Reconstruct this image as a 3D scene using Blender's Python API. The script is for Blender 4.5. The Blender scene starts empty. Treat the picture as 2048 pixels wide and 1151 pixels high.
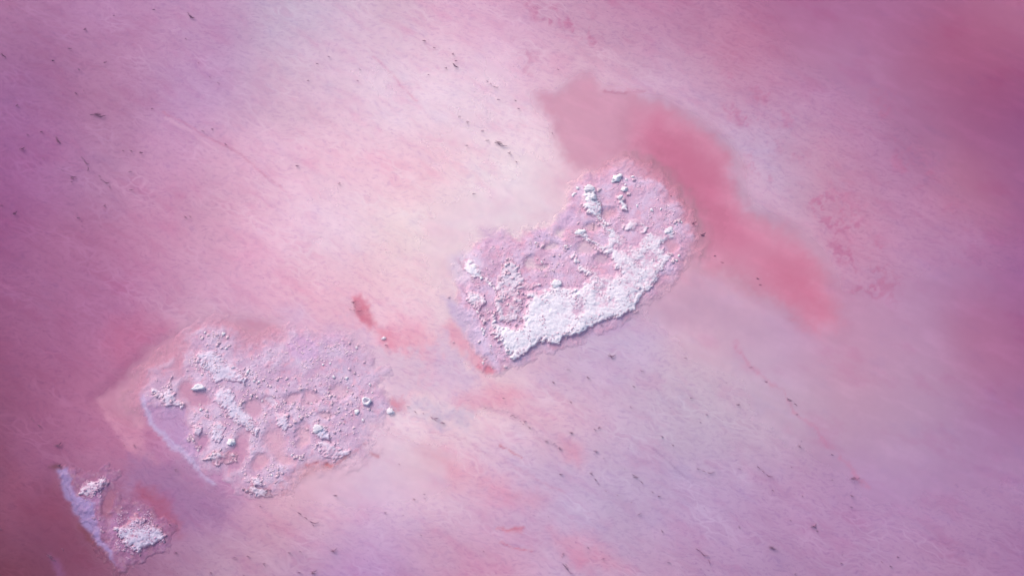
import bpy, math, random
import numpy as np

# ------------------------------------------------------------------ camera, sky, sun, exposure
scene = bpy.context.scene
C = scene.collection
rad = math.radians
HFOV, TILT, DIST = rad(50), rad(14), 42.0
PHW, PHH = 2048.0, 1151.0
cam = bpy.data.cameras.new("camera")
cam.sensor_fit = 'HORIZONTAL'; cam.angle = HFOV
cam.clip_start = 0.5; cam.clip_end = 6000
cam_o = bpy.data.objects.new("camera", cam); C.objects.link(cam_o)
cam_o.location = (0, -DIST*math.sin(TILT), DIST*math.cos(TILT))
cam_o.rotation_euler = (TILT, 0, 0)
scene.camera = cam_o

SUN_EL, SUN_AZ = rad(38), rad(-38)          # azimuth from +Y (up the picture), negative = from the left
world = bpy.data.worlds.new("World"); scene.world = world; world.use_nodes = True
nt = world.node_tree
bg = nt.nodes["Background"]
sky = nt.nodes.new("ShaderNodeTexSky"); sky.sky_type = 'NISHITA'; sky.sun_disc = False
sky.sun_elevation = SUN_EL; sky.sun_rotation = SUN_AZ
sky.dust_density = 4.0; sky.air_density = 1.0; sky.ozone_density = 1.0
nt.links.new(sky.outputs[0], bg.inputs[0]); bg.inputs[1].default_value = 0.15

sun = bpy.data.lights.new("sun", 'SUN'); sun.energy = 0.85; sun.angle = rad(24); sun.color = (1.0, 0.955, 0.94)
sun_o = bpy.data.objects.new("sun", sun); C.objects.link(sun_o)
sun_o.rotation_euler = (rad(90)-SUN_EL, 0, math.pi - SUN_AZ)
sun_o.location = (-15, 20, 30)

vs = scene.view_settings
vs.view_transform = 'Standard'; vs.look = 'None'; vs.gamma = 1.0; vs.exposure = 0.32
vs.use_curve_mapping = False
scene.cycles.use_denoising = True
scene.cycles.max_bounces = 4; scene.cycles.diffuse_bounces = 2; scene.cycles.glossy_bounces = 1
scene.cycles.transparent_max_bounces = 8

# ------------------------------------------------------------------ measuring helpers
def at(u, v):
    """a control point noted on the photograph -> metres on the water plane"""
    k = math.tan(HFOV/2)/(PHW/2)
    x = (u-PHW/2)*k; y = -(v-PHH/2)*k
    dy = y*math.cos(TILT)+math.sin(TILT); dz = y*math.sin(TILT)-math.cos(TILT)
    t = DIST*math.cos(TILT)/-dz
    return (x*t, -DIST*math.sin(TILT)+dy*t)
PX = 2*DIST*math.tan(HFOV/2)/PHW             # metres to one photograph pixel, mid frame
def pts(seq, ox=0, oy=0, s=1.0):
    return np.array([at(ox+a*s, oy+b*s) for a, b in seq], dtype=np.float64)
ZA = (840, 320, .3822); ZB = (240, 580, .3822); ZC = (0, 820, .2875); ZP = (1040, 120, .504)
Z5 = (0, 0, .417); Z6 = (700, 0, .3475); Z7 = (1100, 700, .392); Z8 = (500, 700, .392); ZE = (500, 660, .1911)

_rng = np.random.RandomState(7)
_perm = _rng.permutation(256).astype(np.int32); _perm = np.concatenate([_perm, _perm, _perm])
_ang = _rng.rand(256)*2*np.pi
_gx, _gy = np.cos(_ang).astype(np.float32), np.sin(_ang).astype(np.float32)
def perlin(x, y, seed=0):
    x = np.asarray(x, dtype=np.float64)+seed*17.31; y = np.asarray(y, dtype=np.float64)+seed*9.73
    xi = np.floor(x).astype(np.int64); yi = np.floor(y).astype(np.int64)
    xf = (x-xi).astype(np.float32); yf = (y-yi).astype(np.float32)
    xi = (xi & 255).astype(np.int32); yi = (yi & 255).astype(np.int32)
    u = xf*xf*xf*(xf*(xf*6-15)+10); w = yf*yf*yf*(yf*(yf*6-15)+10)
    def g(ix, iy, fx, fy):
        h = _perm[_perm[ix & 255]+(iy & 255)]
        return _gx[h]*fx+_gy[h]*fy
    a = g(xi, yi, xf, yf); b = g(xi+1, yi, xf-1, yf)
    c = g(xi, yi+1, xf, yf-1); d = g(xi+1, yi+1, xf-1, yf-1)
    return ((a+u*(b-a))*(1-w)+(c+u*(d-c))*w)*1.5
def fbm(x, y, s, octv=4, seed=0, gain=.5):
    r = 0; amp = 1; f = 1/s; tot = 0
    for i in range(octv):
        r = r+amp*perlin(x*f, y*f, seed+i*3); tot += amp; amp *= gain; f *= 2.03
    return r/tot
def sstep(a, b, x):
    t = np.clip((x-a)/(b-a), 0, 1); return t*t*(3-2*t)
def sdpoly(P, x, y):
    """signed distance, positive inside"""
    x = np.asarray(x, dtype=np.float64); y = np.asarray(y, dtype=np.float64)
    d = np.full(x.shape, 1e18); ins = np.zeros(x.shape, bool)
    n = len(P)
    for i in range(n):
        ax, ay = P[i]; bx, by = P[(i+1) % n]
        ex, ey = bx-ax, by-ay
        wx, wy = x-ax, y-ay
        t = np.clip((wx*ex+wy*ey)/(ex*ex+ey*ey+1e-12), 0, 1)
        d = np.minimum(d, (wx-ex*t)**2+(wy-ey*t)**2)
        if ay != by:
            ins ^= ((ay > y) != (by > y)) & (x < ex*(y-ay)/(by-ay)+ax)
    d = np.sqrt(d)
    return np.where(ins, d, -d)
def sdline(P, x, y):
    d = np.full(np.shape(x), 1e18)
    for i in range(len(P)-1):
        ax, ay = P[i]; bx, by = P[i+1]
        ex, ey = bx-ax, by-ay
        t = np.clip(((x-ax)*ex+(y-ay)*ey)/(ex*ex+ey*ey+1e-12), 0, 1)
        d = np.minimum(d, (x-ax-ex*t)**2+(y-ay-ey*t)**2)
    return np.sqrt(d)
def local(fn, P, x, y, margin, out=-1e3):
    """evaluate a distance only near its shape"""
    r = np.full(x.shape, out, dtype=np.float64)
    m = (x > P[:, 0].min()-margin) & (x < P[:, 0].max()+margin) & (y > P[:, 1].min()-margin) & (y < P[:, 1].max()+margin)
    if m.any(): r[m] = fn(P, x[m], y[m])
    return r

# what an even, white, matt surface facing up gives back in this light: a noted colour divided by it is used as base colour, painted vignetting included
LIGHT = np.array([.965, .95, 1.02])
def lin(c):
    c = np.asarray(c, dtype=np.float64)/255
    return np.where(c <= .04045, c/12.92, ((c+.055)/1.055)**2.4)
def alb(c):
    return np.clip(lin(c)/LIGHT, 0.01, .93)

# ------------------------------------------------------------------ materials
def mat(name):
    m = bpy.data.materials.new(name); m.use_nodes = True
    t = m.node_tree
    return m, t, t.nodes["Principled BSDF"], t.nodes["Material Output"]
def node(t, typ, **kw):
    n = t.nodes.new(typ)
    for k, v in kw.items():
        if k in n.inputs: n.inputs[k].default_value = v
        else: setattr(n, k, v)
    return n
def L(t, a, b): t.links.new(a, b)
def math_(t, op, a, b=None, clamp=False):
    n = t.nodes.new("ShaderNodeMath"); n.operation = op; n.use_clamp = clamp
    for i, q in enumerate((a, b)):
        if q is None: continue
        if isinstance(q, (int, float)): n.inputs[i].default_value = q
        else: L(t, q, n.inputs[i])
    return n.outputs[0]
def remap(t, x, a, b, c=0., d=1.):
    n = t.nodes.new("ShaderNodeMapRange"); n.interpolation_type = 'SMOOTHSTEP'
    L(t, x, n.inputs[0])
    for i, q in enumerate((a, b, c, d)): n.inputs[i+1].default_value = q
    return n.outputs[0]
def mixc(t, fac, a, b, mode='MIX'):
    n = t.nodes.new("ShaderNodeMix"); n.data_type = 'RGBA'; n.blend_type = mode
    for i, q in ((0, fac), (6, a), (7, b)):
        if isinstance(q, (int, float)): n.inputs[i].default_value = q
        elif isinstance(q, tuple): n.inputs[i].default_value = q
        else: L(t, q, n.inputs[i])
    return n.outputs[2]
def coords(t, rot=0., scale=(1, 1, 1), src=None):
    if src is None:
        src = node(t, "ShaderNodeNewGeometry").outputs["Position"]
    m = t.nodes.new("ShaderNodeMapping"); L(t, src, m.inputs[0])
    m.vector_type = 'TEXTURE'                  # turn first, then stretch; positive = streaks fall to the right
    m.inputs["Rotation"].default_value = (0, 0, -rot); m.inputs["Scale"].default_value = tuple(1/max(k, .02) for k in scale)
    return m.outputs[0]
def noise(t, vec, scale, detail=4, rough=.55, dist=0.):
    n = node(t, "ShaderNodeTexNoise", Scale=scale, Detail=detail, Roughness=rough, Distortion=dist)
    L(t, vec, n.inputs["Vector"]); return n
def bump(t, h, strength, dist, normal=None):
    b = node(t, "ShaderNodeBump", Strength=strength, Distance=dist)
    L(t, h, b.inputs["Height"])
    if normal is not None: L(t, normal, b.inputs["Normal"])
    return b.outputs[0]

def bed_material():
    m, t, p, o = mat("salt_lake_bed")
    at_ = node(t, "ShaderNodeAttribute", attribute_name="col")
    rip = at_.outputs["Alpha"]
    pos = node(t, "ShaderNodeNewGeometry").outputs["Position"]
    # slow warp so that the ripple network wanders
    wn = noise(t, coords(t, 0, (1, 1, 1), pos), .9, 3)
    wv = t.nodes.new("ShaderNodeVectorMath"); wv.operation = 'MULTIPLY_ADD'
    L(t, wn.outputs["Color"], wv.inputs[0]); wv.inputs[1].default_value = (.8, .8, 0); L(t, pos, wv.inputs[2])
    rv = coords(t, rad(24), (1.3, 3.8, 0), wv.outputs[0])
    vo = node(t, "ShaderNodeTexVoronoi", feature='DISTANCE_TO_EDGE', Scale=1.0, Randomness=1.0)
    L(t, rv, vo.inputs["Vector"])
    ridge = remap(t, vo.outputs["Distance"], 0.0, .14, 1., 0.)
    sel = remap(t, noise(t, coords(t, rad(30), (.35, .9, 1), pos), 1.0, 4).outputs[0], .46, .68)
    ridge = math_(t, 'MULTIPLY', math_(t, 'MULTIPLY', ridge, rip), math_(t, 'ADD', math_(t, 'MULTIPLY', sel, .92), .08))
    # long streaks drawn out by the wind
    st = noise(t, coords(t, rad(32), (.40, 1.5, 1), wv.outputs[0]), 1.5, 6, .60)
    st2 = noise(t, coords(t, rad(14), (1.5, 3.4, 1), wv.outputs[0]), 2.6, 6, .68)
    def times(c, k):
        return mixc(t, 1., c, k+(1,), 'MULTIPLY')
    base = at_.outputs["Color"]
    col = mixc(t, remap(t, st.outputs[0], .40, .66, 0., .6), base, mixc(t, 1., base, times(base, (.14, .22, .18)), 'SCREEN'))
    col = mixc(t, remap(t, st.outputs[0], .32, .50, .55, 0.), col, times(base, (.93, .76, .86)))
    col = mixc(t, math_(t, 'MULTIPLY', remap(t, st2.outputs[0], .48, .66), .75), col, times(base, (.80, .74, .88)))
    col = mixc(t, math_(t, 'MULTIPLY', ridge, .9), col, mixc(t, 1., base, times(base, (.34, .46, .40)), 'SCREEN'))
    fl = noise(t, coords(t, rad(24), (2.0, 5.5, 1), pos), 3.4, 3, .6)
    sel2 = remap(t, noise(t, coords(t, rad(35), (.5, 1.2, 1), pos), 1.1, 3).outputs[0], .40, .66)
    col = mixc(t, math_(t, 'MULTIPLY', remap(t, fl.outputs[0], .60, .74), math_(t, 'MULTIPLY', math_(t, 'ADD', math_(t, 'MULTIPLY', rip, .85), .3), sel2)), col, times(base, (.66, .54, .72)))
    L(t, col, p.inputs["Base Color"]); p.inputs["Roughness"].default_value = .7
    return m

def water_material():
    m, t, p, o = mat("pink_brine")
    at_ = node(t, "ShaderNodeAttribute", attribute_name="col")
    pos = node(t, "ShaderNodeNewGeometry").outputs["Position"]
    L(t, at_.outputs["Color"], p.inputs["Base Color"])
    p.inputs["Roughness"].default_value = .22; p.inputs["IOR"].default_value = 1.33
    tr = node(t, "ShaderNodeBsdfTransparent"); tr.inputs[0].default_value = (1., .985, .99, 1)
    mx = node(t, "ShaderNodeMixShader")
    L(t, at_.outputs["Alpha"], mx.inputs[0]); L(t, tr.outputs[0], mx.inputs[1]); L(t, p.outputs[0], mx.inputs[2])
    L(t, mx.outputs[0], o.inputs["Surface"])
    return m

def crust_material(name, fine, white=(246, 244, 252), pit=.16):
    m, t, p, o = mat(name)
    at_ = node(t, "ShaderNodeAttribute", attribute_name="col")
    pos = node(t, "ShaderNodeNewGeometry").outputs["Position"]
    n1 = noise(t, coords(t, 0, (1, 1, 1), pos), 5.5, 6, .65)
    n2 = noise(t, coords(t, 0, (1, 1, 1), pos), 21, 4, .6)
    col = mixc(t, remap(t, n1.outputs[0], .46, .70, 0., .22), at_.outputs["Color"], tuple(alb(white))+(1,))
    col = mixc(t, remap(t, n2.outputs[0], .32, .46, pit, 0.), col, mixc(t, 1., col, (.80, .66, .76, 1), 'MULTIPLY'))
    L(t, col, p.inputs["Base Color"]); p.inputs["Roughness"].default_value = .85
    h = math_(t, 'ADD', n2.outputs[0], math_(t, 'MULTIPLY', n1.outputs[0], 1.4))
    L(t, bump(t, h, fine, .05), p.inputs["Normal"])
    return m

def lump_material(name, a, b):
    m, t, p, o = mat(name)
    oi = node(t, "ShaderNodeObjectInfo")
    tc = node(t, "ShaderNodeTexCoord")
    n1 = noise(t, tc.outputs["Object"], 3.5, 4)
    f = math_(t, 'ADD', math_(t, 'MULTIPLY', oi.outputs["Random"], .6), math_(t, 'MULTIPLY', n1.outputs[0], .6))
    col = mixc(t, math_(t, 'SUBTRACT', f, .1, True), tuple(alb(a))+(1,), tuple(alb(b))+(1,))
    L(t, col, p.inputs["Base Color"]); p.inputs["Roughness"].default_value = .85
    L(t, bump(t, noise(t, tc.outputs["Object"], 5, 4).outputs[0], .3, .12), p.inputs["Normal"])
    return m

def debris_material():
    m, t, p, o = mat("dark_debris")
    oi = node(t, "ShaderNodeObjectInfo")
    tc = node(t, "ShaderNodeTexCoord")
    n1 = noise(t, tc.outputs["Object"], 9, 3)
    col = mixc(t, n1.outputs[0], tuple(alb((96, 64, 96)))+(1,), tuple(alb((136, 96, 130)))+(1,))
    col = mixc(t, math_(t, 'MULTIPLY', oi.outputs["Random"], .45), col, tuple(alb((158, 110, 142)))+(1,))
    L(t, col, p.inputs["Base Color"]); p.inputs["Roughness"].default_value = .7
    return m

M_BED = bed_material(); M_WATER = water_material()
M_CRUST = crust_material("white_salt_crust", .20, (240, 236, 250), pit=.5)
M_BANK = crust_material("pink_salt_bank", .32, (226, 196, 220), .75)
M_LUMP = lump_material("salt_lump_pale", (208, 166, 196), (232, 206, 224))
M_MAUVE = lump_material("salt_lump_mauve", (168, 120, 160), (206, 168, 202))
M_WHITE = lump_material("salt_lump_white", (222, 208, 228), (240, 234, 248))
M_DEB = debris_material()

# ------------------------------------------------------------------ mesh helpers
def grid_mesh(name, X, Y, Z, keep=None, col=None):
    """X, Y, Z are (rows, cols) arrays; keep picks cells"""
    nr, nc = Z.shape
    idx = np.arange(nr*nc).reshape(nr, nc)
    q = np.stack([idx[:-1, :-1], idx[:-1, 1:], idx[1:, 1:], idx[1:, :-1]], -1)
    if keep is not None: q = q[keep]
    q = q.reshape(-1, 4)
    used = np.unique(q)
    mp = np.full(nr*nc, -1, np.int64); mp[used] = np.arange(len(used))
    q = mp[q].astype(np.int32)
    co = np.stack([X.ravel()[used], Y.ravel()[used], Z.ravel()[used]], -1).astype(np.float32)
    me = bpy.data.meshes.new(name)
    me.vertices.add(len(co)); me.vertices.foreach_set("co", co.ravel())
    me.loops.add(q.size); me.loops.foreach_set("vertex_index", q.ravel())
    me.polygons.add(len(q))
    me.polygons.foreach_set("loop_start", np.arange(0, q.size, 4, dtype=np.int32))
    me.polygons.foreach_set("use_smooth", np.ones(len(q), dtype=bool))
    me.update(calc_edges=True)
    if col is not None:
        a = me.attributes.new("col", 'FLOAT_COLOR', 'POINT')
        a.data.foreach_set("color", col.reshape(-1, 4)[used].astype(np.float32).ravel())
    return me
def obj(name, me, m=None, parent=None, loc=None):
    o = bpy.data.objects.new(name, me); C.objects.link(o)
    if m is not None and me is not None and len(me.materials) == 0: me.materials.append(m)
    if parent is not None: o.parent = parent
    if loc is not None: o.location = loc
    return o
def tag(o, label, cat, group=None):
    o["label"] = label; o["category"] = cat
    if group: o["group"] = group
    return o

# ------------------------------------------------------------------ what lies where: colours of bed and brine, with vignette darkening towards the corners painted in
CP = [
    (-160,-160,(157,100,146)),(300,-160,(175,129,173)),(800,-160,(199,162,195)),(1200,-160,(186,134,171)),(1700,-160,(165,102,145)),
    (2200,-160,(157,88,130)),(0,20,(168,116,158)),(200,20,(181,132,176)),(400,20,(187,143,184)),(600,20,(202,178,207)),(800,20,(214,178,205)),
    (950,20,(219,173,205)),(1100,20,(201,154,186)),(1250,20,(195,141,177)),(1400,20,(182,127,164)),(1550,20,(174,114,155)),(1700,20,(169,109,152)),
    (1850,20,(165,103,145)),(2047,20,(172,106,145)),(300,100,(186,139,181)),(700,100,(219,186,214)),(900,100,(229,190,216)),(1080,100,(217,170,201)),
    (0,180,(157,106,154)),(200,180,(172,118,158)),(400,180,(191,149,191)),(800,180,(229,196,221)),(1050,180,(224,185,211)),(1150,180,(219,165,189)),
    (1400,180,(197,154,188)),(1550,180,(186,136,174)),(1700,180,(175,124,165)),(1850,180,(165,105,146)),(2000,180,(155,88,131)),(-100,340,(149,90,140)),
    (0,340,(155,96,147)),(100,340,(165,110,159)),(350,340,(199,147,186)),(500,340,(219,172,203)),(700,340,(235,193,217)),(900,340,(238,200,220)),
    (1050,340,(240,210,226)),(1150,340,(227,179,203)),(1300,340,(217,158,185)),(1500,340,(201,162,194)),(1650,340,(192,142,174)),(1800,340,(174,122,163)),
    (2047,340,(155,96,142)),(2180,340,(149,90,136)),(-100,500,(148,85,133)),(0,500,(153,91,139)),(150,500,(169,108,151)),(300,500,(191,132,171)),
    (500,500,(224,167,200)),(850,500,(241,208,222)),(1000,500,(238,206,220)),(1400,500,(222,167,193)),(1750,500,(191,136,173)),(1900,500,(175,126,168)),
    (2047,500,(160,103,152)),(450,590,(207,163,196)),(620,590,(229,177,204)),(800,590,(236,189,210)),(-100,660,(142,80,123)),(0,660,(151,89,131)),
    (150,660,(165,104,146)),(380,660,(209,157,183)),(600,660,(227,187,214)),(800,660,(236,179,203)),(900,660,(224,183,207)),(1200,660,(197,178,210)),
    (1550,660,(191,154,188)),(1800,660,(181,139,176)),(2047,660,(161,102,147)),(2180,660,(154,96,142)),(-100,820,(136,72,105)),(200,820,(181,119,156)),
    (260,820,(199,143,175)),(450,820,(211,164,194)),(650,820,(224,186,212)),(850,820,(222,192,214)),(950,820,(227,184,207)),(1100,820,(219,178,205)),
    (1400,820,(193,170,197)),(1550,820,(191,162,191)),(1850,820,(178,141,176)),(2000,820,(165,116,160)),(2180,820,(158,106,152)),(-100,980,(120,57,83)),
    (250,980,(167,110,149)),(400,980,(171,118,167)),(600,980,(219,169,194)),(900,980,(224,176,203)),(1100,980,(199,165,200)),(1250,980,(186,161,197)),
    (1400,980,(186,157,196)),(1800,980,(177,139,182)),(2000,980,(171,130,174)),(-100,1120,(108,48,72)),(0,1120,(120,57,83)),(230,1120,(157,98,137)),
    (700,1120,(191,148,194)),(850,1120,(194,154,190)),(1000,1120,(204,150,184)),(1150,1120,(199,154,189)),(1300,1120,(186,150,187)),
    (1500,1120,(177,142,183)),(1700,1120,(174,134,176)),(1900,1120,(172,129,171)),(2047,1120,(164,120,166)),(2180,1120,(159,114,162)),
    (-100,1300,(108,48,72)),(300,1300,(171,118,152)),(700,1300,(186,142,184)),(1100,1300,(186,144,186)),(1600,1300,(171,131,172)),
    (2180,1300,(158,112,158)),(100,560,(163,107,150)),(250,600,(180,118,162)),(60,820,(152,92,130)),(150,1110,(128,65,96)),(50,100,(160,108,152)),
    (200,340,(174,126,166)),(1900,80,(166,95,133)),(1950,400,(173,113,150)),(1980,700,(172,114,153)),(1950,1050,(168,127,170)),(1750,820,(184,146,178)),
    (1450,650,(203,164,193)),(1250,880,(198,170,203)),(1000,1000,(208,163,197)),(700,960,(219,183,211)),(600,1080,(197,153,185)),(420,1090,(178,138,172)),
    (1200,100,(201,155,185)),(1500,120,(188,126,162)),(600,200,(214,178,206)),(400,420,(200,150,183)),(640,480,(231,197,221)),(1720,700,(192,144,177)),
    (1200,240,(215,160,191)),(1000,420,(232,209,227)),(1600,980,(182,143,184)),(950,180,(233,202,225)),(60,1000,(142,82,118)),]
FIX = [100,100,100,100,100,100,100,100,100,100,100,100,100,100,100,100,100,100,105,95,105,103,91,100,109,106,105,95,100,96,91,94,90,104,98,100,92,94,90,110,97,101,106,106,104,119,116,119,123,117,115,118,133,133,126,129,121,106,102,101,117,118,111,117,113,106,114,109,112,99,82,103,100,87,94,100,101,102,108,127,113,109,117,113,160,160,127,120,141,126,101,118,114,130,135,127,118,116,115,114,103,108,100,100,100,100,65,91,106,89,109,113,104,109,117,125,114,109,107,101,105,93,93,136,126,112,133,126,113,100,100,100,106,137,127,114,108,101,105,107,109,110,101,114,100,100,100,100,100,100,104,65,97,97,70,81,115,107,107,121,119,112,134,133,113,100,100,100,100,100,100,124,127,113,120,135,130,110,97,113,106,109,109,110,95,88,104,82,86,100,100,100,94,60,78,120,102,109,100,100,100,100,100,100,128,160,143,113,145,122,100,100,100,106,110,115,111,122,123,116,110,120,100,100,100,100,100,100,85,63,80,120,101,105,100,100,100,100,100,100,116,120,107,139,140,119,112,106,95,105,112,101,125,132,119,118,127,119,115,111,116,100,100,100,100,100,100,100,100,100,103,75,113,148,116,99,141,139,120,107,120,114,97,106,102,113,113,111,128,132,129,137,146,132,100,100,100,90,60,60,100,100,100,98,94,112,96,91,92,119,100,92,110,151,134,111,100,96,110,109,104,111,109,104,119,121,108,109,101,105,100,100,100,100,100,100,100,100,100,100,100,100,100,100,100,100,100,100,100,100,100,106,113,112,101,93,105,97,78,89,77,60,60,92,66,83,110,114,105,131,103,94,143,130,106,137,123,106,103,98,97,121,125,114,155,156,133,121,122,112,88,123,125,130,160,145,95,102,92,116,129,110,86,93,93,117,81,81,102,103,98,91,93,87,106,132,120,142,131,117,146,160,160,110,139,127,109,103,102,113,133,117,141,154,160]
CPX = np.array([at(u, v) for u, v, c in CP]); CPC = np.array([alb(c) for u, v, c in CP])

if FIX is not None: CPC = np.clip(CPC*np.array(FIX).reshape(-1, 3)/100., .01, .93)
def base_colour(x, y):
    wx = x+.55*fbm(x, y, 2.6, 4, 11); wy = y+.55*fbm(x, y, 2.6, 4, 12)
    num = np.zeros((x.size, 3), np.float32); den = np.zeros(x.size, np.float32)
    X, Y = wx.ravel().astype(np.float32), wy.ravel().astype(np.float32)
    for (cx, cy), c in zip(CPX, CPC):
        r2 = (X-cx)**2+(Y-cy)**2
        w = np.exp(-r2/(2*1.55**2))+1e-4/(r2+4)
        den += w; num += w[:, None]*c.astype(np.float32)
    return (num/den[:, None]).reshape(x.shape+(3,)).astype(np.float64)

# stains, pools and other colour patches: outline, colour, softness (m), raggedness (m), strength
ST = []; SHELF = []
def stain(P, c, soft, rag, k=1., line=None): ST.append((P, alb(c), soft, rag, k, line))
# shallow pink apron and the deep coral pool
stain(pts([(70,140),(140,140),(200,90),(280,60),(330,110),(450,130),(560,170),(680,240),(780,320),(840,400),(850,520),(880,590),(1000,640),(1100,690),(1180,760),(1220,850),(1230,950),(1260,1040),(1220,1080),(1150,1050),(1080,990),(980,930),(900,880),(800,830),(720,825),(690,790),(700,700),(660,600),(600,530),(500,440),(400,400),(330,440),(260,440),(190,400),(140,320),(140,240),(80,190)], *ZP), (221,158,186), .32, .45, .75)
stain(pts([(450,200),(560,190),(690,260),(790,340),(842,420),(850,540),(890,620),(1000,660),(1110,720),(1180,800),(1215,900),(1245,1040),(1190,1050),(1080,980),(960,910),(840,820),(740,790),(720,700),(650,570),(540,470),(450,380)], *ZP), (213,130,162), 1.0, .4, .75)
stain(pts([(540,250),(660,300),(760,380),(815,470),(830,560),(880,660),(910,720),(860,730),(780,690),(700,600),(610,500),(520,400),(480,320)], *ZP), (202,108,144), 1.0, .4, .6)
stain(pts([(1000,780),(1130,800),(1200,900),(1235,1030),(1180,1040),(1080,960),(960,880)], *ZP), (206,106,140), .8, .35, .45)
# blotches to the right of the pool
for cu, cv, ru, rv in [(1515,325,42,22),(1530,345,25,12),(1525,240,42,14),(1600,255,25,14),(1610,320,14,10),(1650,400,45,20),(1680,440,50,28),(1705,500,50,30),(1740,560,40,24),(1910,405,24,16),(1560,285,20,8),(1775,200,30,20),(1465,150,20,10),(1730,590,30,12),(1690,590,18,8),(1660,470,20,12),(1690,410,60,40),(1740,490,60,40),(1770,560,50,40),(1560,200,50,20),(1840,330,60,30),(1480,230,60,14),(1180,60,50,24),(1130,40,40,14),(1090,20,40,16),(1050,110,40,20)]:
    a = np.linspace(0, 2*np.pi, 13)[:-1]; tt = rad(35)
    e = [(cu+ru*math.cos(k)*math.cos(tt)-rv*math.sin(k)*math.sin(tt), cv+ru*math.cos(k)*math.sin(tt)+rv*math.sin(k)*math.cos(tt)) for k in a]
    stain(pts(e), (196,118,160), .35, .8, .55, 'broken')
# milky band between blotches and pool
stain(pts([(1475,300),(1500,310),(1560,390),(1600,430),(1650,480),(1690,560),(1640,520),(1560,450),(1500,400),(1470,350)]), (216,172,200), .45, .4, .7)
# pale halo of milky brine round the middle island, with its crisp outer edge
stain(pts([(190,800),(235,770),(275,735),(300,700),(345,672),(385,655),(425,640),(470,636),(520,640),(560,650),(560,700),(420,720),(330,760),(280,830),(290,900),(330,930),(250,900)]), (213,150,180), .14, .3, .75)
stain(pts([(300,705),(240,740),(200,700),(215,640),(260,620),(330,640),(352,668)]), (192,104,148), .5, .5, .5)
stain(pts([(860,440),(960,380),(1080,360),(1150,350),(1140,400),(1080,430),(960,460),(900,520),(880,560),(840,520)]), (244,214,230), .9, .6, .5)
stain(pts([(1320,600),(1400,545),(1480,600),(1560,680),(1480,690),(1400,660),(1330,650)]), (206,166,196), .7, .4, .7)
# coral algae stains
stain(pts([(702,598),(722,588),(742,610),(752,645),(738,658),(718,635)]), (216,118,146), .12, .22, .8)
stain(pts([(748,650),(780,660),(795,690),(780,700),(760,680)]), (226,130,160), .2, .15, .7)
stain(pts([(778,800),(800,785),(815,800),(805,825),(785,822)]), (210,112,144), .12, .30, .7)
stain(pts([(905,640),(950,690),(1000,735),(990,745),(950,735),(915,700),(880,660)]), (232,148,178), .3, .25, .7)
stain(pts([(950,730),(985,725),(1010,738),(975,748)]), (216,108,140), .10, .12, .75)
stain(pts([(780,640),(850,650),(900,720),(880,760),(820,790),(790,760),(770,700)]), (234,158,184), .6, .4, .7)
stain(pts([(900,790),(990,775),(1060,790),(1000,810),(920,815)]), (232,160,188), .3, .3, .7)
stain(pts([(850,1000)[0:2],(930,930),(1040,890),(1110,910),(1250,820),(1290,800)], *ZB), (196,84,86), .10, .22, .9, .055)
stain(pts([(845,1015),(870,1040),(930,970),(1050,905),(1100,915)], *ZB), (226,138,140), .25, .3, .55, .10)
stain(pts([(1310,850),(1335,862),(1350,868)], *ZB), (196,92,110), .06, .1, .8, .05)
stain(pts([(1020,895),(1060,880),(1080,900)], *ZB), (176,62,72), .06, .12, .8, .06)
stain(pts([(995,1055),(1020,1057),(1048,1054)]), (206,90,110), .05, .14, .6, .03)
stain(pts([(1000,1082),(1035,1096),(1065,1102)]), (208,94,114), .05, .14, .55, .03)
stain(pts([(1010,1060),(1045,1056),(1045,1064)]), (224,130,150), .1, .14, .5)
stain(pts([(1000,890),(1020,900),(1045,915)]), (196,96,116), .04, .12, .8, .03)
stain(pts([(1130,690),(1200,870),(1260,960)]), (224,160,190), .3, .3, .0, .2)
stain(pts([(1100,1060),(1180,1080),(1260,1140),(1150,1140)]), (224,140,172), .6, .4, .55)
stain(pts([(860,900),(960,930),(1080,1000),(1000,1010),(900,960)]), (232,156,180), .9, .5, .6)
stain(pts([(1120,880),(1160,890),(1165,930),(1130,920)]), (226,140,168), .4, .3, .55)
# lilac mud and other colour patches about the small island
stain(pts([(850,380),(1000,330),(1150,380),(1300,400),(1480,470),(1650,620),(1600,700),(1500,760),(1300,790),(1180,620),(1000,560),(820,540)], *ZC), (168,122,166), .45, .9, .85)
stain(pts([(950,560),(1050,540),(1150,680),(1200,760),(1260,800),(1250,860),(1180,830),(1080,750)], *ZC), (172,72,104), .35, .4, .7)
stain(pts([(700,560),(790,560),(800,700),(770,780),(720,720)], *ZC), (182,118,146), .2, .25, .7)
stain(pts([(410,520),(500,700),(600,850),(720,1010),(770,1150),(500,1150),(420,900),(330,700)], *ZC), (152,72,102), .9, .5, .4)
stain(pts([(540,790),(600,850),(680,940),(620,900)], *ZC), (124,52,52), .16, .2, .8)  # dark brown sliver along the lilac shelf's left edge
stain(pts([(340,380),(400,360),(420,400),(370,410)], *ZC), (116,66,84), .10, .15, .8)
stain(pts([(340,1010),(420,1050),(460,1150),(400,1150)], *ZC), (150,92,140), .15, .25, .8)
stain(pts([(0,920),(120,960),(160,1040),(60,1060),(0,1030)]), (150,70,100), .9, .5, .4)
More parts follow.
